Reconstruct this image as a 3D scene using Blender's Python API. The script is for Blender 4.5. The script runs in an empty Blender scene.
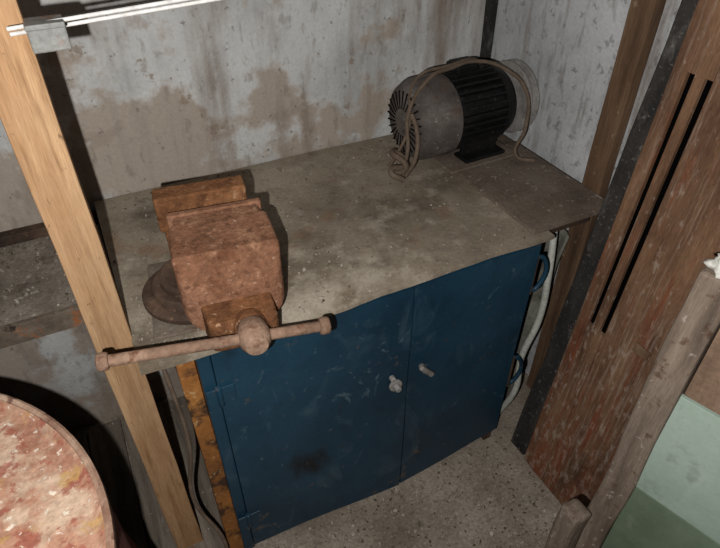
import bpy, bmesh, math, random
from mathutils import Vector, Matrix, noise, Euler
random.seed(7)
S=0.85
HC=2.02
sc=bpy.context.scene
sc.view_settings.view_transform='Standard'
sc.view_settings.look='None'
def lin(c):
    o=[]
    for v in c[:3]:
        v=v/255.0
        o.append(v/12.92 if v<=0.04045 else ((v+0.055)/1.055)**2.4)
    return (*o,1.0)
# ---------------------------------------------------------------- materials
def M(name, base, scale=6, stretch=(1,1,1), layers=(), rough=0.85, metal=0.0, bump=(60,0.3), bstretch=None, fine=0.25, spec=0.3):
    m=bpy.data.materials.new(name); m.use_nodes=True
    nt=m.node_tree; N=nt.nodes; L=nt.links
    for n in list(N): N.remove(n)
    out=N.new('ShaderNodeOutputMaterial'); b=N.new('ShaderNodeBsdfPrincipled')
    L.new(b.outputs[0],out.inputs[0])
    b.inputs['Roughness'].default_value=rough; b.inputs['Metallic'].default_value=metal
    b.inputs['Specular IOR Level'].default_value=spec
    geo=N.new('ShaderNodeNewGeometry'); pos=geo.outputs['Position']
    def nz(scl,st,detail=6,off=0,dist=0.0):
        mp=N.new('ShaderNodeMapping'); mp.inputs['Scale'].default_value=st
        mp.inputs['Location'].default_value=(off*1.7,off*0.9,off*2.3)
        L.new(pos,mp.inputs['Vector'])
        n=N.new('ShaderNodeTexNoise'); n.inputs['Scale'].default_value=scl
        n.inputs['Detail'].default_value=detail; n.inputs['Roughness'].default_value=0.62
        n.inputs['Distortion'].default_value=dist
        L.new(mp.outputs[0],n.inputs['Vector']); return n.outputs['Fac']
    r=N.new('ShaderNodeValToRGB'); cr=r.color_ramp
    k=len(base)
    for i,c in enumerate(base):
        p=0.3+0.4*i/max(1,k-1)
        if i<2: e=cr.elements[i]; e.position=p
        else: e=cr.elements.new(p)
        e.color=lin(c)
    if k==1: cr.elements[1].color=lin(base[0])
    L.new(nz(scale,stretch),r.inputs['Fac']); col=r.outputs[0]
    def mth(op,a,bv,clamp=False):
        n=N.new('ShaderNodeMath'); n.operation=op; n.use_clamp=clamp
        for i,v in enumerate((a,bv)):
            if isinstance(v,(int,float)): n.inputs[i].default_value=v
            else: L.new(v,n.inputs[i])
        return n.outputs[0]
    for i,l in enumerate(layers):
        f=nz(l.get('s',5),l.get('st',(1,1,1)),l.get('d',8),i+1,l.get('dist',0))
        for (sx,sy,sz,rad,amt) in l.get('spots',()):
            vd=N.new('ShaderNodeVectorMath'); vd.operation='DISTANCE'
            L.new(pos,vd.inputs[0]); vd.inputs[1].default_value=(sx*S,sy*S,sz*S)
            q=mth('DIVIDE',vd.outputs['Value'],rad*S)
            q=mth('SUBTRACT',1.0,q,True)
            f=mth('ADD',f,mth('MULTIPLY',q,amt))
        if 'grad' in l:
            ax,c0,kk=l['grad']
            sp=N.new('ShaderNodeSeparateXYZ'); L.new(pos,sp.inputs[0])
            f=mth('ADD',f,mth('MULTIPLY',mth('SUBTRACT',sp.outputs[ax],c0*S),kk))
        mr=N.new('ShaderNodeMapRange'); mr.inputs['From Min'].default_value=l['lo']; mr.inputs['From Max'].default_value=l['hi']
        mr.inputs['To Max'].default_value=l.get('a',1.0)
        L.new(f,mr.inputs['Value'])
        mx=N.new('ShaderNodeMix'); mx.data_type='RGBA'
        L.new(mr.outputs[0],mx.inputs['Factor']); L.new(col,mx.inputs['A']); mx.inputs['B'].default_value=lin(l['c'])
        col=mx.outputs['Result']
    if fine>0:
        g=N.new('ShaderNodeMapRange'); g.inputs['From Min'].default_value=0.25; g.inputs['From Max'].default_value=0.75
        g.inputs['To Min'].default_value=1-fine; g.inputs['To Max'].default_value=1+fine
        L.new(nz(110,bstretch or (1,1,1),4,9),g.inputs['Value'])
        vm=N.new('ShaderNodeVectorMath'); vm.operation='SCALE'
        L.new(col,vm.inputs[0]); L.new(g.outputs[0],vm.inputs['Scale']); col=vm.outputs[0]
    L.new(col,b.inputs['Base Color'])
    if bump[1]>0:
        bp=N.new('ShaderNodeBump'); bp.inputs['Strength'].default_value=bump[1]; bp.inputs['Distance'].default_value=0.004
        L.new(nz(bump[0],bstretch or (1,1,1),8,4),bp.inputs['Height']); L.new(bp.outputs[0],b.inputs['Normal'])
    return m

m_wall=M('plaster_back',[(166,166,164),(190,190,188),(204,204,202)],3.2,layers=[
   dict(s=4.5,lo=0.555,hi=0.625,c=(164,152,140),d=12,grad=(2,1.25,-0.17),spots=[(0.05,1.84,1.28,0.30,0.17),(0.45,1.84,1.12,0.40,0.15),(0.72,1.84,1.06,0.3,0.12),(-0.3,1.84,1.0,0.4,0.12),(0.15,1.84,1.15,0.25,0.12)]),
   dict(s=6,lo=0.62,hi=0.67,c=(146,132,119),d=14,a=0.55,grad=(2,1.3,-0.12),spots=[(0.02,1.84,1.25,0.28,0.15),(0.45,1.84,1.14,0.3,0.10)]),
   dict(s=9,lo=0.665,hi=0.685,c=(140,125,110),d=12,a=0.8,spots=[(0.95,1.84,1.38,0.12,0.15),(0.18,1.84,1.42,0.1,0.12)]),
   dict(s=2.6,st=(6,1,0.8),lo=0.54,hi=0.8,c=(130,125,120),a=0.55),
   dict(s=1.6,st=(6,1,1),lo=0.53,hi=0.78,c=(120,105,91),a=0.9,spots=[(1.38,1.84,1.6,0.5,0.27)]),
   dict(s=24,st=(1.3,1,0.6),lo=0.57,hi=0.65,c=(122,112,102),a=0.45),
   dict(s=50,lo=0.63,hi=0.68,c=(100,90,80),a=0.65),
  ],rough=0.95,bump=(30,0.7),fine=0.1)
m_wallr=M('plaster_side',[(152,153,153),(176,177,178),(190,191,192)],4,layers=[
   dict(s=18,st=(1,2,0.5),lo=0.55,hi=0.66,c=(118,112,107),a=0.6),
   dict(s=6,st=(1,3,0.4),lo=0.54,hi=0.7,c=(122,110,100),a=0.8),
   dict(s=44,lo=0.57,hi=0.66,c=(92,86,81),a=0.55)],rough=0.95,bump=(40,0.6),fine=0.1)
m_floor=M('dusty_concrete',[(110,99,88),(136,125,112),(156,145,132)],5,layers=[
   dict(s=20,lo=0.56,hi=0.70,c=(166,156,143),a=0.4),dict(s=45,lo=0.52,hi=0.68,c=(84,74,64),a=0.5),
   dict(s=90,lo=0.60,hi=0.67,c=(186,178,166),a=0.55),
   dict(s=3,lo=0.52,hi=0.72,c=(98,86,74),a=0.6)],bump=(60,1.0),fine=0.3,rough=0.95)
m_plank=M('old_plank',[(78,70,62),(108,98,88),(130,120,108)],5,(6,0.5,6),layers=[dict(s=20,lo=0.6,hi=0.68,c=(150,142,132),a=0.7)],bump=(60,0.5),bstretch=(3,0.2,3))
m_top=M('dusty_table_top',[(106,96,82),(134,122,106),(154,143,126)],3.0,layers=[
   dict(s=4,lo=0.54,hi=0.72,c=(100,86,69),a=0.8),
   dict(s=7,lo=0.56,hi=0.74,c=(74,64,52),a=0.8,spots=[(0.75,1.45,1.02,0.3,0.14),(0.35,1.35,1.02,0.2,0.1)]),
   dict(s=9,lo=0.56,hi=0.70,c=(176,166,150),a=0.6,spots=[(0.3,1.1,1.02,0.35,0.14),(0.6,1.15,1.02,0.3,0.10)]),
   dict(s=34,lo=0.57,hi=0.67,c=(86,75,63),a=0.4),
   dict(s=90,lo=0.64,hi=0.69,c=(200,192,180),a=0.5),
   dict(s=8,lo=0.58,hi=0.70,c=(116,82,57),a=0.5,spots=[(0.0,1.5,1.02,0.35,0.08)])],rough=0.9,bump=(80,0.4),fine=0.16)
m_plate=M('rusty_plate',[(78,66,56),(102,89,78),(118,107,95)],7,layers=[
   dict(s=60,lo=0.62,hi=0.66,c=(170,162,150),a=0.6),dict(s=9,lo=0.58,hi=0.7,c=(96,66,48),a=0.7)],rough=0.85,bump=(90,0.4))
m_shelf=M('shelf_dusty',[(90,82,73),(120,110,99),(140,131,118)],7,layers=[dict(s=45,lo=0.6,hi=0.66,c=(174,166,154),a=0.6),dict(s=14,lo=0.58,hi=0.68,c=(78,66,56),a=0.8)],bump=(70,0.8),rough=0.95)
m_blue=M('blue_paint',[(15,40,56),(21,53,71),(30,64,83)],2.5,layers=[
   dict(s=4,lo=0.54,hi=0.75,c=(18,34,45),a=0.8),
   dict(s=12,st=(1,1,0.5),lo=0.60,hi=0.86,c=(12,13,16),a=0.9,spots=[(0.36,1.03,0.33,0.12,0.28),(0.32,1.03,0.39,0.09,0.22)]),
   dict(s=5,st=(1.5,1,0.8),dist=1.5,lo=0.58,hi=0.76,c=(68,88,98),a=0.5,spots=[(0.55,1.03,0.72,0.28,0.10)]),
   dict(s=6,st=(1,1,0.8),dist=5,lo=0.645,hi=0.73,c=(98,116,122),a=0.45,spots=[(0.52,1.03,0.70,0.28,0.10)]),
   dict(s=60,lo=0.675,hi=0.71,c=(110,112,108),a=0.45),
   dict(s=30,lo=0.66,hi=0.70,c=(66,54,46),a=0.7,grad=(2,0.95,0.06)),
   dict(s=26,lo=0.66,hi=0.72,c=(84,74,62),a=0.7,spots=[(0.1,1.03,0.1,0.35,0.13),(0.68,1.03,0.05,0.18,0.14),(0.1,1.03,0.9,0.15,0.08)])],
   rough=0.45,bump=(14,0.14),fine=0.1,spec=0.45)
m_rustside=M('orange_rust_paint',[(108,68,34),(142,92,44),(162,112,58)],6,(1,1,0.5),layers=[dict(s=14,lo=0.50,hi=0.60,c=(62,42,28)),dict(s=40,lo=0.62,hi=0.68,c=(180,152,112),a=0.6)],bump=(80,0.4))
m_rust=M('vise_rust',[(98,67,50),(126,89,68),(146,108,86)],9,layers=[
   dict(s=30,lo=0.54,hi=0.66,c=(156,117,92),a=0.6),dict(s=14,lo=0.54,hi=0.68,c=(92,58,40),a=0.75),
   dict(s=60,lo=0.55,hi=0.66,c=(76,49,36),a=0.65),
   dict(s=90,lo=0.62,hi=0.68,c=(186,160,138),a=0.55)],rough=0.94,bump=(110,0.9),fine=0.28,spec=0.1)
m_rust2=M('vise_rust_orange',[(82,55,37),(118,79,52),(140,99,68)],10,layers=[
   dict(s=26,lo=0.52,hi=0.66,c=(68,43,30),a=0.8),dict(s=80,lo=0.60,hi=0.68,c=(170,138,108),a=0.6)],rough=0.94,bump=(110,1.0),fine=0.3,spec=0.1)
m_rustpink=M('handle_rust',[(102,80,66),(134,108,91),(156,130,111)],12,layers=[dict(s=40,lo=0.54,hi=0.66,c=(94,60,43),a=0.8)],rough=0.92,bump=(110,0.8),spec=0.12)
m_darkrust=M('dark_rust',[(44,34,28),(68,52,42),(92,72,57)],12,layers=[dict(s=50,lo=0.60,hi=0.68,c=(128,100,78),a=0.6)],rough=0.8,bump=(100,0.5))
m_pine=M('pine_post',[(142,107,74),(162,127,93),(180,147,111)],7,(5,5,0.35),layers=[
   dict(s=16,st=(6,6,0.3),lo=0.53,hi=0.68,c=(116,83,54),a=0.7),
   dict(s=5,lo=0.60,hi=0.72,c=(98,75,54),a=0.65),
   dict(s=30,st=(1.5,1.5,0.7),lo=0.65,hi=0.69,c=(84,60,44),a=0.7),
   dict(s=2.5,lo=0.5,hi=0.8,c=(176,150,121),a=0.5)],rough=0.85,bump=(40,0.5),bstretch=(6,6,0.3),fine=0.22,spec=0.15)
m_brown=M('brown_post',[(66,48,34),(96,73,54),(120,96,74)],6,(4,4,0.4),layers=[dict(s=30,lo=0.62,hi=0.7,c=(146,126,104),a=0.6)],bump=(50,0.4),bstretch=(4,4,0.3))
m_dark=M('tarred_beam',[(24,22,21),(40,37,35),(56,52,48)],8,(2,2,0.6),layers=[dict(s=22,st=(1,1,0.5),lo=0.56,hi=0.70,c=(104,100,96),a=0.55),dict(s=80,lo=0.6,hi=0.66,c=(120,114,108),a=0.5)],bump=(70,0.6))
m_board=M('brown_board',[(76,53,39),(104,76,56),(126,96,72)],5,(2,3,0.6),layers=[
   dict(s=9,st=(1,3,0.35),lo=0.52,hi=0.70,c=(118,64,42),a=0.85,grad=(2,0.9,-0.16)),
   dict(s=26,st=(1,5,0.25),lo=0.55,hi=0.72,c=(166,148,133),a=0.4,spots=[(1.17,0.6,0.6,0.6,0.08)]),
   dict(s=60,st=(1,1,0.5),lo=0.57,hi=0.66,c=(168,152,138),a=0.4,grad=(2,0.9,-0.08)),
   dict(s=8,lo=0.57,hi=0.70,c=(64,40,28),a=0.65)],rough=0.7,bump=(60,0.5),bstretch=(1,2,0.5),spec=0.25)
m_shade=M('painted_shade_black',[(6,5,5),(9,8,8)],5,rough=1,bump=(10,0),fine=0,spec=0)  # flat black that stands in for shade inside gaps and slots
m_grille=M('grille_dark',[(14,12,11),(30,26,23)],30,rough=1,bump=(10,0),fine=0,spec=0)
m_greywood=M('weathered_wood',[(78,66,56),(108,94,82),(132,118,104)],7,(4,4,0.4),layers=[dict(s=30,lo=0.6,hi=0.68,c=(70,44,30),a=0.7),dict(s=50,lo=0.62,hi=0.68,c=(170,160,150),a=0.6)],bump=(60,0.6),bstretch=(4,4,0.4))
m_green=M('pale_green_panel',[(128,146,134),(146,162,150),(158,172,161)],3,layers=[dict(s=20,lo=0.60,hi=0.7,c=(104,108,96),a=0.4),dict(s=4,st=(1,4,1),lo=0.58,hi=0.75,c=(168,177,169),a=0.6)],rough=0.4,bump=(20,0.05),fine=0.06,spec=0.4)
m_green2=M('dark_green_panel',[(74,88,72),(92,106,88),(106,120,102)],4,layers=[dict(s=30,lo=0.6,hi=0.7,c=(120,130,112),a=0.4)],rough=0.5,bump=(20,0.05),fine=0.08)
m_brownpanel=M('brown_panel',[(96,76,62),(118,96,78),(134,112,94)],5,(1,4,1),bump=(50,0.3))
m_barrel=M('flaking_red_paint',[(136,90,72),(160,120,98),(176,148,126)],9,layers=[
   dict(s=14,lo=0.50,hi=0.60,c=(182,162,140),a=0.65,d=10),dict(s=28,lo=0.54,hi=0.60,c=(130,68,54),a=0.75),
   dict(s=5,lo=0.49,hi=0.64,c=(140,74,58),a=0.65),
   dict(s=20,lo=0.58,hi=0.65,c=(164,130,76),a=0.7),dict(s=70,lo=0.60,hi=0.64,c=(206,196,180),a=0.75)],rough=0.85,bump=(80,0.6),fine=0.24)
m_barrelside=M('drum_side',[(40,26,24),(70,38,32),(88,50,42)],6,rough=0.7)
m_rim=M('drum_rim',[(106,76,62),(140,112,94),(164,140,120)],14,layers=[dict(s=30,lo=0.53,hi=0.62,c=(80,48,38),a=0.8)],rough=0.8)
m_cowl=M('motor_cowl',[(52,46,43),(76,69,65),(100,93,88)],9,layers=[dict(s=16,lo=0.58,hi=0.68,c=(80,58,45),a=0.5),dict(s=60,lo=0.62,hi=0.68,c=(150,140,130),a=0.6)],rough=0.75,bump=(80,0.4))
m_motor=M('motor_black',[(10,10,10),(18,18,18),(28,27,26)],12,layers=[dict(s=60,lo=0.60,hi=0.7,c=(84,78,72),a=0.5)],rough=0.5,bump=(80,0.2))
m_steel=M('dirty_steel',[(98,94,91),(128,124,120),(148,144,140)],14,layers=[dict(s=30,lo=0.56,hi=0.66,c=(108,92,80),a=0.6)],rough=0.7,metal=0.1)
m_cable=M('old_cable',[(80,66,54),(108,92,78)],20,rough=0.8,bump=(60,0.2))
m_white=M('white_paint_rod',[(180,178,174),(204,202,198)],20,rough=0.6,bump=(60,0.1))
m_hose=M('pale_hose',[(150,150,142),(180,180,172)],20,rough=0.6,bump=(60,0.1))
m_sack=M('pale_sheet',[(84,82,74),(112,110,100),(136,134,124)],6,layers=[dict(s=14,lo=0.52,hi=0.66,c=(66,60,52),a=0.8)],rough=0.8,bump=(20,0.3))
m_rag=M('rag_cloth',[(170,168,160),(200,198,190)],14,rough=0.9,bump=(60,0.3))
m_chip=M('plaster_chips',[(106,97,87),(144,134,122),(180,171,159)],60,fine=0.1,bump=(60,0.2))
m_darkchip=M('dark_grit',[(70,61,53),(90,79,68),(110,98,86)],60,fine=0.1,bump=(60,0.2))
m_angle=M('angle_iron',[(70,62,54),(100,88,76),(124,112,98)],10,layers=[dict(s=16,lo=0.52,hi=0.60,c=(146,88,48),a=0.9),dict(s=24,lo=0.6,hi=0.66,c=(50,40,34))],bump=(90,0.4))
m_bracket=M('galvanised',[(104,104,102),(128,128,124)],12,layers=[dict(s=24,lo=0.54,hi=0.64,c=(116,84,60),a=0.8)],rough=0.6,metal=0.1)

# ---------------------------------------------------------------- builders
def emp(name,loc=(0,0,0),rz=0,rx=0,ry=0):
    o=bpy.data.objects.new(name,None); sc.collection.objects.link(o)
    o.location=Vector(loc)*S; o.rotation_euler=(rx,ry,rz); o.empty_display_size=0.05
    return o
def pivot(o,p,rot):
    o.rotation_euler=rot
    p=Vector(p)*S; o.location=p-Euler(rot).to_matrix()@p
def fin(name,bm,mat,parent=None,loc=(0,0,0),rot=(0,0,0),bev=0,seg=2,smooth=False,rawmats=None):
    bmesh.ops.recalc_face_normals(bm,faces=bm.faces)
    me=bpy.data.meshes.new(name); bm.to_mesh(me); bm.free()
    for mm in (rawmats or [mat]): me.materials.append(mm)
    o=bpy.data.objects.new(name,me); sc.collection.objects.link(o)
    o.location=Vector(loc)*S; o.rotation_euler=rot
    if parent: o.parent=parent
    if bev>0:
        md=o.modifiers.new('bev','BEVEL'); md.width=bev*S; md.segments=seg; md.limit_method='ANGLE'; md.angle_limit=math.radians(35)
    if smooth:
        for p in me.polygons: p.use_smooth=True
    return o
def box(name,x0,x1,y0,y1,z0,z1,mat,parent=None,bev=0.003,rot=(0,0,0),seg=2,wob=0,cuts=0):
    c=Vector(((x0+x1)/2,(y0+y1)/2,(z0+z1)/2))
    bm=bmesh.new(); bmesh.ops.create_cube(bm,size=1)
    for v in bm.verts: v.co=Vector((v.co.x*abs(x1-x0),v.co.y*abs(y1-y0),v.co.z*abs(z1-z0)))*S
    if cuts:
        d=[abs(x1-x0),abs(y1-y0),abs(z1-z0)]; ax=d.index(max(d))
        es=[e for e in bm.edges if abs((e.verts[0].co-e.verts[1].co)[ax])>1e-4]
        bmesh.ops.subdivide_edges(bm,edges=es,cuts=cuts)
    if wob:
        for v in bm.verts:
            w=(v.co/S+c)
            v.co+=noise.noise_vector(w*4+Vector((3,1,7)))*wob*S
    return fin(name,bm,mat,parent,c,rot,bev,seg)
def cyl(name,p0,p1,r,mat,parent=None,r1=None,n=32,bev=0.002,smooth=True):
    p0=Vector(p0);p1=Vector(p1); d=p1-p0
    bm=bmesh.new(); bmesh.ops.create_cone(bm,cap_ends=True,segments=n,radius1=r*S,radius2=(r if r1 is None else r1)*S,depth=d.length*S)
    q=d.to_track_quat('Z','Y').to_euler()
    o=fin(name,bm,mat,parent,(p0+p1)/2,q,bev)
    for p in o.data.polygons:
        if len(p.vertices)==4: p.use_smooth=True
    return o
def lathe(name,prof,mat,parent=None,loc=(0,0,0),rot=(0,0,0),n=48,bev=0):
    bm=bmesh.new(); rings=[]
    for (r,h) in prof:
        if r<1e-5: rings.append([bm.verts.new((0,0,h*S))])
        else: rings.append([bm.verts.new((r*math.cos(2*math.pi*i/n)*S,r*math.sin(2*math.pi*i/n)*S,h*S)) for i in range(n)])
    for a,b in zip(rings,rings[1:]):
        for i in range(n):
            j=(i+1)%n
            if len(a)==1 and len(b)==1: continue
            if len(a)==1: bm.faces.new((a[0],b[i],b[j]))
            elif len(b)==1: bm.faces.new((a[i],b[0],a[j]))
            else: bm.faces.new((a[i],b[i],b[j],a[j]))
    o=fin(name,bm,mat,parent,loc,rot,bev,smooth=True)
    md=o.modifiers.new('es','EDGE_SPLIT'); md.split_angle=math.radians(40)
    return o
def loft(name,secs,mat,parent=None,bev=0.006,seg=3,loc=(0,0,0),rot=(0,0,0)):
    bm=bmesh.new(); R=[]
    for (y,xc,hw,zb,zt) in secs:
        R.append([bm.verts.new(Vector(p)*S) for p in ((xc-hw,y,zb),(xc+hw,y,zb),(xc+hw,y,zt),(xc-hw,y,zt))])
    for a,b in zip(R,R[1:]):
        for i in range(4): bm.faces.new((a[i],a[(i+1)%4],b[(i+1)%4],b[i]))
    bm.faces.new(R[0]); bm.faces.new(R[-1])
    return fin(name,bm,mat,parent,loc,rot,bev,seg)
def tube(name,pts,r,mat,parent=None,cyclic=False):
    cu=bpy.data.curves.new(name,'CURVE'); cu.dimensions='3D'; cu.bevel_depth=r*S; cu.bevel_resolution=4; cu.use_fill_caps=True
    sp=cu.splines.new('BEZIER'); sp.bezier_points.add(len(pts)-1)
    for b,p in zip(sp.bezier_points,pts):
        b.co=Vector(p)*S; b.handle_left_type=b.handle_right_type='AUTO'
    sp.use_cyclic_u=cyclic; sp.resolution_u=8
    cu.materials.append(mat)
    o=bpy.data.objects.new(name,cu); sc.collection.objects.link(o)
    if parent: o.parent=parent
    return o

# ---------------------------------------------------------------- room
WY=1.84; WX=1.474
box('floor',-2.2,WX+0.1,-0.6,WY+0.1,-0.08,0,m_floor,bev=0)
box('wall_back',-2.2,WX+0.1,WY,WY+0.1,0,3.0,m_wall,bev=0)
box('wall_right',WX,WX+0.1,-0.6,WY,0,3.0,m_wallr,bev=0)
cp=emp('corner_pipe')
box('strip',WX-0.04,WX-0.002,WY-0.03,WY-0.002,0.0,3.0,m_dark,cp,bev=0.004,wob=0.008,cuts=30)

fp=emp('floor_planks')
for i in range(5):
    x=-0.62+i*0.135
    box('plank_%d'%(i+1),x,x+0.128,0.75,1.80,0.001,0.022,m_plank,fp,bev=0.003)

# ---------------------------------------------------------------- cabinet bench
cab=emp('workbench_cabinet')
TZ=1.02
CX0,CX1,CY0,CY1=0.075,1.13,1.03,1.72
box('side_left',CX0,CX0+0.012,CY0+0.012,CY1,0.05,TZ-0.02,m_rustside,cab,bev=0.001)
box('side_frame_left',CX0-0.045,CX0-0.001,CY0+0.015,CY0+0.03,0.0,TZ-0.02,m_rustside,cab,bev=0.002,wob=0.003,cuts=12)
box('side_frame_flange',CX0-0.045,CX0-0.038,CY0+0.03,CY0+0.08,0.0,TZ-0.02,m_rustside,cab,bev=0.001)
box('side_right',CX1-0.012,CX1,CY0+0.012,CY1,0.05,TZ-0.02,m_blue,cab,bev=0.001)
box('back',CX0,CX1,CY1,CY1+0.01,0.05,TZ-0.02,m_blue,cab,bev=0.001)
box('bottom',CX0,CX1,CY0+0.012,CY1,0.05,0.062,m_blue,cab,bev=0.001)
SPX=0.68
def panel(name,x0,x1,y,z0,z1,mat,th=0.012,warp=0.007,z0b=None):
    bm=bmesh.new(); nx,nz=24,24; g={}
    for s in (0,1):
        for i in range(nx+1):
            for j in range(nz+1):
                zz0=z0+((z0b-z0)*i/nx if z0b is not None else 0)
                x=x0+(x1-x0)*i/nx; z=zz0+(z1-zz0)*j/nz
                yy=y+noise.noise(Vector((x*3,z*3,1.3)))*warp+(th if s else 0)
                g[s,i,j]=bm.verts.new(Vector((x,yy,z))*S)
    for i in range(nx):
        for j in range(nz):
            for s in (0,1): bm.faces.new((g[s,i,j],g[s,i+1,j],g[s,i+1,j+1],g[s,i,j+1]))
    for i in range(nx):
        for j in (0,nz): bm.faces.new((g[0,i,j],g[0,i+1,j],g[1,i+1,j],g[1,i,j]))
    for j in range(nz):
        for i in (0,nx): bm.faces.new((g[0,i,j],g[0,i,j+1],g[1,i,j+1],g[1,i,j]))
    return fin(name,bm,mat,cab,smooth=False)
panel('door_left',CX0+0.035,SPX-0.003,CY0-0.006,0.05,TZ-0.035,m_blue,z0b=0.005)
panel('door_right',SPX+0.003,CX1-0.004,CY0-0.003,0.005,TZ-0.035,m_blue,z0b=0.07)
box('front_stile_left',CX0,CX0+0.034,CY0,CY0+0.014,0.02,TZ-0.02,m_blue,cab)
box('front_lintel',CX0,CX1,CY0+0.012,CY0+0.02,TZ-0.05,TZ-0.015,m_blue,cab)
box('door_gap_shade',SPX-0.02,SPX+0.02,CY0+0.014,CY0+0.02,0.05,TZ-0.03,m_shade,cab,bev=0)  # black strip behind the door split, shade painted as colour
for i,(x,y) in enumerate([(CX0+0.02,CY0+0.03),(CX1-0.03,CY0+0.03),(CX0+0.02,CY1-0.03),(CX1-0.03,CY1-0.03)]):
    box('leg_%d'%(i+1),x-0.018,x+0.018,y-0.018,y+0.018,0.0,0.06,m_darkrust,cab)
for i,z in enumerate((0.84,0.22)):
    cyl('hinge_left_%d'%(i+1),(CX0+0.034,CY0-0.012,z-0.035),(CX0+0.034,CY0-0.012,z+0.035),0.008,m_blue,cab,n=14)
    box('hinge_leaf_%d'%(i+1),CX0+0.002,CX0+0.075,CY0-0.014,CY0-0.008,z-0.03,z+0.03,m_blue,cab,bev=0.002)
for i,z in enumerate((0.855,0.40)):
    tube('hasp_loop_%d'%(i+1),[(CX1,CY0+0.01,z+0.07),(CX1+0.03,CY0+0.005,z+0.06),(CX1+0.03,CY0+0.005,z-0.06),(CX1,CY0+0.01,z-0.07)],0.008,m_blue,cab)
    box('hasp_plate_%d'%(i+1),CX1-0.002,CX1+0.008,CY0+0.0,CY0+0.06,z-0.08,z+0.08,m_darkrust,cab,bev=0.002)
cyl('lock_rose',(0.630,CY0-0.012,0.613),(0.630,CY0-0.022,0.613),0.022,m_steel,cab,n=24)
cyl('lock_knob',(0.630,CY0-0.02,0.613),(0.630,CY0-0.040,0.613),0.013,m_steel,cab,r1=0.011,n=6)
cyl('lock_pin',(0.617,CY0-0.010,0.652),(0.617,CY0-0.028,0.652),0.009,m_steel,cab,n=14)
cyl('latch_stem',(0.730,CY0-0.0,0.640),(0.730,CY0-0.03,0.640),0.010,m_steel,cab,n=16)
box('latch_lever',0.696,0.770,CY0-0.038,CY0-0.024,0.631,0.649,m_steel,cab,bev=0.006,rot=(0,math.radians(50),0))
def sheet(name,x0,x1,y0,y1,z,mat,nx=70,ny=44,th=0.012,amp=0.006,edge=0.006,seedv=0,sag=None):
    bm=bmesh.new(); g={}
    for s in (0,1):
        for i in range(nx+1):
            for j in range(ny+1):
                x=x0+(x1-x0)*i/nx; y=y0+(y1-y0)*j/ny
                if j==0: y+=noise.noise(Vector((x*6,seedv,2)))*edge+noise.noise(Vector((x*20,seedv,2)))*edge*0.3
                zz=z+noise.noise(Vector((x*2.5,y*2.5,seedv+.5)))*amp-amp*0.5
                if sag: zz+=sag(x,y)
                g[s,i,j]=bm.verts.new(Vector((x,y,zz-(th if s else 0)))*S)
    for i in range(nx):
        for j in range(ny):
            for s in (0,1): bm.faces.new((g[s,i,j],g[s,i+1,j],g[s,i+1,j+1],g[s,i,j+1]))
    for i in range(nx):
        for j in (0,ny): bm.faces.new((g[0,i,j],g[0,i+1,j],g[1,i+1,j],g[1,i,j]))
    for j in range(ny):
        for i in (0,nx): bm.faces.new((g[0,i,j],g[0,i,j+1],g[1,i,j+1],g[1,i,j]))
    return fin(name,bm,mat,cab)
sheet('top_sheet',-0.05,1.16,1.015,1.83,TZ,m_top,sag=lambda x,y:-0.012*max(0,1-(y-1.015)/0.08)*(0.5+0.5*math.sin(x*5)))
sheet('top_plate_right',1.10,1.425,1.04,1.54,TZ+0.012,m_plate,nx=20,ny=30,amp=0.003,seedv=4)
box('top_back_right',1.12,1.44,1.54,1.80,TZ-0.015,TZ-0.003,m_plate,cab)
box('top_bearer',-0.02,1.36,1.70,1.76,TZ-0.06,TZ-0.02,m_darkrust,cab)
box('top_bearer_front',-0.02,1.36,1.07,1.10,TZ-0.05,TZ-0.02,m_darkrust,cab)

# ---------------------------------------------------------------- left shelf
sh=emp('wall_shelf')
SZ=0.95
box('shelf_deck',-1.9,-0.055,1.40,1.80,SZ-0.03,SZ,m_shelf,sh,bev=0.004,wob=0.004,cuts=20)
box('angle_front',-1.9,-0.055,1.385,1.40,SZ-0.055,SZ+0.008,m_angle,sh,bev=0.002)
box('wall_gap_shade',-1.9,-0.055,1.80,1.838,SZ-0.04,SZ+0.03,m_darkrust,sh,bev=0.003)  # dark strip standing in for the shaded gap between shelf and wall
box('support',-1.2,-1.15,1.42,1.80,0,SZ-0.03,m_brown,sh)

# ---------------------------------------------------------------- pine post
pp=emp('pine_post')
box('post',-0.130,-0.045,1.13,1.19,0.0,3.0,m_pine,pp,bev=0.003,cuts=24,wob=0.004)
br=emp('ceiling_bracket')
box('plate',-0.045,0.014,1.10,1.13,1.70,1.75,m_bracket,br,bev=0.003)
box('flange',-0.045,0.014,1.07,1.10,1.743,1.752,m_bracket,br,bev=0.002)
for k,(dy,dz,xe) in enumerate([(0.0,0.0,0.9),(0.035,0.002,0.9),(-0.03,0.016,0.9)]):
    cyl('rod_%d'%(k+1),(-0.07,1.12+dy,1.730+dz),(xe,1.12+dy,1.775+dz),0.0035,m_white,br,n=10)

# ---------------------------------------------------------------- right side posts and board
b1=emp('brown_wall_post')
box('post',1.430,1.472,1.12,1.20,0,3.0,m_brown,b1,bev=0.004,cuts=20,wob=0.005)
b2=emp('tarred_beam'); pivot(b2,(1.175,0,0),(0,0.10,0))
box('beam',1.175,1.235,0.905,0.985,0.006,3.0,m_dark,b2,bev=0.006,cuts=24,wob=0.008)
bd=emp('partition_board'); pivot(bd,(1.172,0,0),(0,0.068,0))
X0=1.172
zt,zb=1.54,0.76
box('shade_back_sheet',X0+0.045,X0+0.05,0.0,0.895,0.006,3.0,m_shade,bd,bev=0)  # black sheet added behind the board as shade for the slots
box('slot_shade',X0+0.014,X0+0.043,0.78,0.87,zb-0.01,zt+0.01,m_shade,bd,bev=0)  # black box painting the shade in the slots, which the flash would light
box('edge_strip',X0,X0+0.044,0.860,0.900,0.004,3.0,m_board,bd,cuts=10,wob=0.002)
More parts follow.
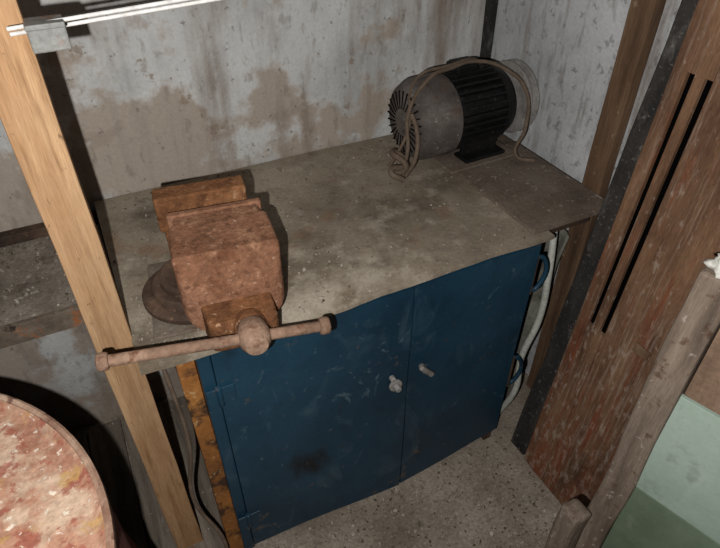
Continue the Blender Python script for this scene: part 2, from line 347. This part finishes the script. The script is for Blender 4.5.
box('slot_batten',X0+0.001,X0+0.013,0.813,0.840,zb,zt,m_board,bd,bev=0.001)
box('panel_front',X0,X0+0.044,0.30,0.792,0.004,3.0,m_board,bd)
box('fill_low',X0,X0+0.044,0.792,0.860,0.004,zb,m_board,bd,bev=0)
box('fill_high',X0,X0+0.044,0.792,0.860,zt,3.0,m_board,bd,bev=0)
box('cover_batten',X0-0.02,X0,0.60,0.70,1.45,3.0,m_board,bd)
box('small_block',X0-0.01,X0+0.0,0.64,0.69,0.80,0.83,m_brown,bd)
def drape(name,x,y0,y1,z0,z1,mat,lean=0.12,amp=0.03):
    bm=bmesh.new(); n=30; g={}
    for i in range(n+1):
        for j in range(n+1):
            u=i/n; v=j/n
            p=Vector((x+lean*v+amp*noise.noise(Vector((u*4,v*3,5))),y0+(y1-y0)*u+amp*.7*noise.noise(Vector((v*4,u,2))),z0+(z1-z0)*v))
            g[i,j]=bm.verts.new(p*S)
    for i in range(n):
        for j in range(n): bm.faces.new((g[i,j],g[i+1,j],g[i+1,j+1],g[i,j+1]))
    o=fin(name,bm,mat,None,smooth=True); md=o.modifiers.new('s','SOLIDIFY'); md.thickness=0.006; return o
drape('plastic_sheet',1.29,1.16,1.5,0.0,0.84,m_sack,lean=0.11)
tube('hanging_hose',[(1.29,1.14,0.94),(1.25,1.08,0.8),(1.24,1.06,0.6),(1.20,1.06,0.42),(1.20,1.05,0.25),(1.17,1.1,0.03)],0.012,m_hose)
tube('loose_cable',[(0.0,1.14,0.9),(0.005,1.10,0.6),(-0.03,1.08,0.35),(0.02,1.02,0.15),(0.0,0.98,0.02)],0.006,m_cable)

# ---------------------------------------------------------------- green door
gd=emp('green_panelled_cupboard_door')
GX=0.95
box('stile',GX-0.02,GX+0.02,0.40,0.47,0.02,1.36,m_greywood,gd,bev=0.006,cuts=16,wob=0.008)
box('panel_top',GX-0.004,GX+0.006,-0.1,0.40,1.06,1.36,m_brownpanel,gd,bev=0.001)
box('panel_middle',GX-0.008,GX+0.004,-0.1,0.405,0.72,1.055,m_green,gd,bev=0.001)
box('panel_bottom',GX-0.002,GX+0.008,-0.1,0.40,0.02,0.71,m_green2,gd,bev=0.001)
box('stile_near',GX-0.02,GX+0.02,-0.16,-0.1,0.02,1.36,m_greywood,gd,bev=0.006)
box('rail_bottom',GX-0.02,GX+0.02,-0.16,0.47,0.0,0.06,m_greywood,gd,bev=0.006)
pivot(gd,(GX,0.43,0),(0,0,math.radians(17)))
bm=bmesh.new(); bmesh.ops.create_icosphere(bm,subdivisions=4,radius=1)
for v in bm.verts:
    d=v.co.normalized(); f=1+0.45*noise.noise(d*2.2)+0.2*noise.noise(d*6)
    v.co=Vector((d.x*0.035,d.y*0.05,d.z*0.028))*f*S
fin('rag',bm,m_rag,gd,(GX+0.01,0.41,1.378),smooth=True)
st=emp('timber_stub')
box('stub',0.84,0.90,0.43,0.49,0.0,0.58,m_greywood,st,bev=0.012,cuts=6,wob=0.01)

# ---------------------------------------------------------------- drum
dr=emp('oil_drum')
DX,DY,DZ,DR=-0.64,0.612,HC-0.90,0.497
lathe('lid',[(0,-0.012),(DR*0.5,-0.011),(DR-0.03,-0.012),(DR-0.02,-0.006),(DR-0.012,0.0)],m_barrel,dr,(DX,DY,DZ),n=96)
lathe('rim',[(DR-0.014,-0.01),(DR-0.012,0.004),(DR-0.005,0.008),(DR,0.004),(DR+0.001,-0.008),(DR-0.004,-0.018)],m_rim,dr,(DX,DY,DZ),n=96)
lathe('shell',[(DR-0.005,-0.012),(DR-0.005,-0.35),(DR+0.006,-0.365),(DR-0.005,-0.38),(DR-0.005,-0.74),(DR+0.006,-0.755),(DR-0.005,-0.77),(DR-0.005,-DZ+0.024),(0,-DZ+0.024)],m_barrelside,dr,(DX,DY,DZ),n=96)

# ---------------------------------------------------------------- vise
vz=emp('bench_vise',(0.215,1.195,TZ+0.003),rz=math.radians(-7.6))
bx,by=-0.088,0.012
lathe('swivel_base',[(0,0.008),(0.124,0.008),(0.129,0.014),(0.129,0.026),(0.120,0.032),(0.104,0.034),(0.102,0.05),(0.096,0.056),(0,0.056)],m_darkrust,vz,(bx,by,0.0))
lathe('swivel_turntable',[(0,0.056),(0.088,0.056),(0.088,0.075),(0.080,0.082),(0,0.082)],m_darkrust,vz,(bx+0.01,by,0.0))
for k in range(3):
    a=math.radians(200+k*120)
    cyl('base_bolt_%d'%(k+1),(bx+0.112*math.cos(a),by+0.112*math.sin(a),0.02),(bx+0.112*math.cos(a),by+0.112*math.sin(a),0.046),0.013,m_darkrust,vz,n=6)
JX=-0.024
loft('fixed_body',[(0.20,JX,0.055,0.05,0.16),(0.15,JX,0.07,0.045,0.19),(0.115,JX,0.098,0.045,0.238),(0.06,JX,0.104,0.045,0.242)],m_rust2,vz,bev=0.008)
box('fixed_jaw_plate',JX-0.112,JX+0.108,0.054,0.112,0.175,0.270,m_rust2,vz,bev=0.005)
loft('moving_jaw',[(0.0,0,0.100,0.13,0.25),(-0.035,0,0.102,0.13,0.25),(-0.045,0,0.114,0.12,0.250),(-0.155,0,0.117,0.10,0.244),(-0.176,0.0,0.114,0.085,0.230),(-0.186,0.0,0.104,0.07,0.190),(-0.192,0,0.086,0.05,0.13)],m_rust,vz,bev=0.008,seg=3)
box('moving_jaw_plate',-0.112,0.108,-0.006,0.012,0.185,0.256,m_rust,vz,bev=0.003)
loft('slide',[(0.10,0.0,0.06,0.035,0.125),(-0.18,0.0,0.080,0.03,0.13),(-0.250,0.005,0.076,0.035,0.122),(-0.262,0.01,0.064,0.045,0.112)],m_rust2,vz,bev=0.012,seg=3)
ax=0.018; az=0.112
cyl('screw_collar',(ax,-0.245,az-0.02),(ax,-0.28,az-0.01),0.042,m_rust2,vz,r1=0.036,bev=0.006)
lathe('screw_head',[(0,-0.045),(0.022,-0.042),(0.032,-0.03),(0.036,0),(0.033,0.02),(0.024,0.034),(0,0.038)],m_rustpink,vz,(ax,-0.305,az),rot=(math.radians(90),0,0),n=32)
tilt=math.radians(5.5)
hl0=Vector((ax-0.30*math.cos(tilt),-0.308,az+0.30*math.sin(tilt))); hl1=Vector((ax+0.155*math.cos(tilt),-0.308,az-0.155*math.sin(tilt)))
cyl('handle_bar',hl0,hl1,0.0125,m_rustpink,vz,n=20)
dd=(hl1-hl0).normalized()
cyl('handle_knob_left',hl0-dd*0.012,hl0+dd*0.012,0.019,m_rustpink,vz,n=20,bev=0.006)
cyl('handle_knob_right',hl1-dd*0.012,hl1+dd*0.012,0.020,m_rustpink,vz,n=20,bev=0.006)
box('mounting_plate',-0.20,0.08,-0.13,0.17,0.0,0.008,m_plate,vz,bev=0.002)

# ---------------------------------------------------------------- motor  (axis local +x)
mo=emp('electric_motor',(1.17,1.60,TZ+0.0),rz=math.radians(2)); mo.scale=(1.08,1.08,1.08); mo.location.z-=0.0125*0.08*S
R0=0.128; H=0.148
rx=(0,math.radians(90),0)
lathe('fan_cowl',[(0,-0.195),(0.05,-0.198),(0.09,-0.192),(0.113,-0.178),(R0,-0.150),(R0+0.002,-0.06),(R0-0.008,-0.05),(0,-0.05)],m_cowl,mo,(0,0,H),rot=rx,n=48)
for k in range(26):
    a=2*math.pi*k/26
    o=box('grille_slot_%d'%(k+1),-0.027,0.027,-0.0024,0.0024,-0.002,0.002,m_grille,mo,bev=0)
    r=0.070; 
    c=Vector((-0.1950,r*math.cos(a),H+r*math.sin(a)))
    rad=Vector((0.10,math.cos(a),math.sin(a))).normalized(); nrm=Vector((-1,0.12*math.cos(a),0.12*math.sin(a)))
    nrm=(nrm-rad*nrm.dot(rad)).normalized(); t=nrm.cross(rad)
    mtx=Matrix((rad,t,nrm)).transposed().to_4x4()
    o.matrix_local=Matrix.Translation(c*S)@mtx
cyl('cowl_hub',(-0.203,0,H),(-0.19,0,H),0.026,m_cowl,mo,n=24)
cyl('stator_core',(-0.055,0,H),(0.13,0,H),0.106,m_motor,mo,n=40)
for k in range(30):
    a=2*math.pi*k/30
    o=box('fin_%d'%(k+1),-0.09,0.09,-0.0035,0.0035,-0.011,0.011,m_motor,mo,bev=0.001)
    o.location=Vector((0.04,0.113*math.cos(a),H+0.113*math.sin(a)))*S
    o.rotation_euler=(a-math.pi/2,0,0)
lathe('end_shield',[(0,0.13),(0.115,0.13),(0.118,0.14),(0.108,0.165),(0.07,0.18),(0.04,0.185),(0,0.185)],m_motor,mo,(0,0,H),rot=rx,n=40)
cyl('shaft',(0.18,0,H),(0.27,0,H),0.014,m_steel,mo,n=16)
lathe('pulley',[(0,0.215),(0.108,0.215),(0.120,0.222),(0.098,0.237),(0.120,0.252),(0.108,0.260),(0,0.256)],m_steel,mo,(0,0,H),rot=rx,n=36)
box('foot_front',-0.03,0.13,-0.13,-0.06,0.020,0.032,m_motor,mo,bev=0.004)
box('foot_rear',-0.03,0.13,0.06,0.13,0.020,0.032,m_motor,mo,bev=0.004)
box('foot_web_front',-0.02,0.12,-0.09,-0.075,0.02,0.09,m_motor,mo)
box('foot_web_rear',-0.02,0.12,0.075,0.09,0.02,0.09,m_motor,mo)
box('base_plate',-0.10,0.17,-0.15,0.14,0.0125,0.02,m_plate,mo,bev=0.002)
box('terminal_box',0.0,0.08,0.0,0.07,H+0.10,H+0.14,m_motor,mo,bev=0.006)
tube('cable_loop',[(-0.24,-0.08,0.02),(-0.225,-0.08,0.10),(-0.21,-0.05,0.20),(-0.13,-0.03,0.285),(-0.03,0.0,0.290),(0.06,0.0,0.297),(0.15,-0.04,0.272),(0.19,-0.11,0.22),(0.17,-0.16,0.11),(0.14,-0.17,0.03),(0.18,-0.22,0.022)],0.006,m_cable,mo)
tube('cable_loop_2',[(-0.25,-0.02,0.02),(-0.215,-0.06,0.15),(-0.16,0.0,0.273),(-0.03,0.02,0.290),(0.12,0.05,0.27),(0.16,0.13,0.12)],0.005,m_cable,mo)
tube('cable_twist',[(-0.24,-0.10,0.02),(-0.215,-0.11,0.08),(-0.20,-0.085,0.16),(-0.205,-0.06,0.20)],0.007,m_cable,mo)
tube('knotted_strap',[(-0.27,-0.07,0.02),(-0.24,-0.10,0.05),(-0.27,-0.06,0.09),(-0.23,-0.08,0.05),(-0.29,-0.09,0.045),(-0.26,-0.12,0.02)],0.009,m_cable,mo)

# ---------------------------------------------------------------- debris
def debris(name,n,region,z,smin,smax,mat,parent=None,pw=2.5):
    bm=bmesh.new()
    for _ in range(n):
        x=random.uniform(region[0],region[1]); y=random.uniform(region[2],region[3])
        s=smin+(smax-smin)*random.random()**pw
        c=Vector((x,y,z+s*0.3)); 
        m=Euler((random.random()*.8,random.random()*.8,random.random()*6)).to_matrix()
        v=[]
        for k in range(5):
            a=k*1.2566+random.uniform(-.4,.4); v.append(Vector((math.cos(a),math.sin(a),0))*random.uniform(.5,1))
        up=[bm.verts.new((c+m@(q*s)+Vector((0,0,s*.3)))*S) for q in v]
        dn=[bm.verts.new((c+m@(q*s*1.1)-Vector((0,0,s*.3)))*S) for q in v]
        bm.faces.new(up); bm.faces.new(dn[::-1])
        for i in range(5): bm.faces.new((up[i],up[(i+1)%5],dn[(i+1)%5],dn[i]))
    return fin(name,bm,mat,parent)
fr=emp('floor_rubble')
debris('pale_chips',2600,(0.05,1.16,0.45,1.02),0.0,0.001,0.012,m_chip,fr,6)
debris('dark_chips',1500,(0.05,1.16,0.45,1.02),0.0,0.001,0.008,m_darkchip,fr,4)
debris('plank_grit',500,(-0.7,0.07,0.8,1.8),0.022,0.0015,0.006,m_chip,fp)
debris('crumbs',600,(-0.04,1.09,1.03,1.82),TZ-0.002,0.001,0.006,m_chip,cab,4)
debris('crumbs_dark',400,(-0.04,1.09,1.03,1.82),TZ-0.002,0.001,0.005,m_darkchip,cab,3)
debris('crumbs_front',700,(-0.04,0.55,1.03,1.28),TZ-0.002,0.001,0.007,m_chip,cab,4)
debris('grit',600,(-1.0,-0.07,1.42,1.79),SZ,0.001,0.006,m_chip,sh,3)
debris('grit_dark',500,(-1.0,-0.07,1.42,1.79),SZ,0.001,0.008,m_darkchip,sh,3)

# ---------------------------------------------------------------- light & world
cam_loc=Vector((0,0,HC*S))
yaw=math.radians(-26.57); pitch=math.radians(51)
rot=Euler((pitch,0,yaw))
cd=bpy.data.cameras.new('camera'); cam=bpy.data.objects.new('camera',cd); sc.collection.objects.link(cam)
cam.location=cam_loc; cam.rotation_euler=rot; cd.lens=29.1; cd.sensor_width=36; cd.clip_start=0.01
sc.camera=cam
ld=bpy.data.lights.new('flash_lamp','POINT'); ld.energy=73; ld.shadow_soft_size=0.006; ld.color=(1.0,0.985,0.96)
lo=bpy.data.objects.new('flash_lamp',ld); sc.collection.objects.link(lo)
lo.location=cam_loc+rot.to_matrix()@Vector((-0.068,-0.048,0.0))
w=bpy.data.worlds.new('world'); sc.world=w; w.use_nodes=True
w.node_tree.nodes['Background'].inputs[0].default_value=(0.9,0.95,1,1); w.node_tree.nodes['Background'].inputs[1].default_value=0.012
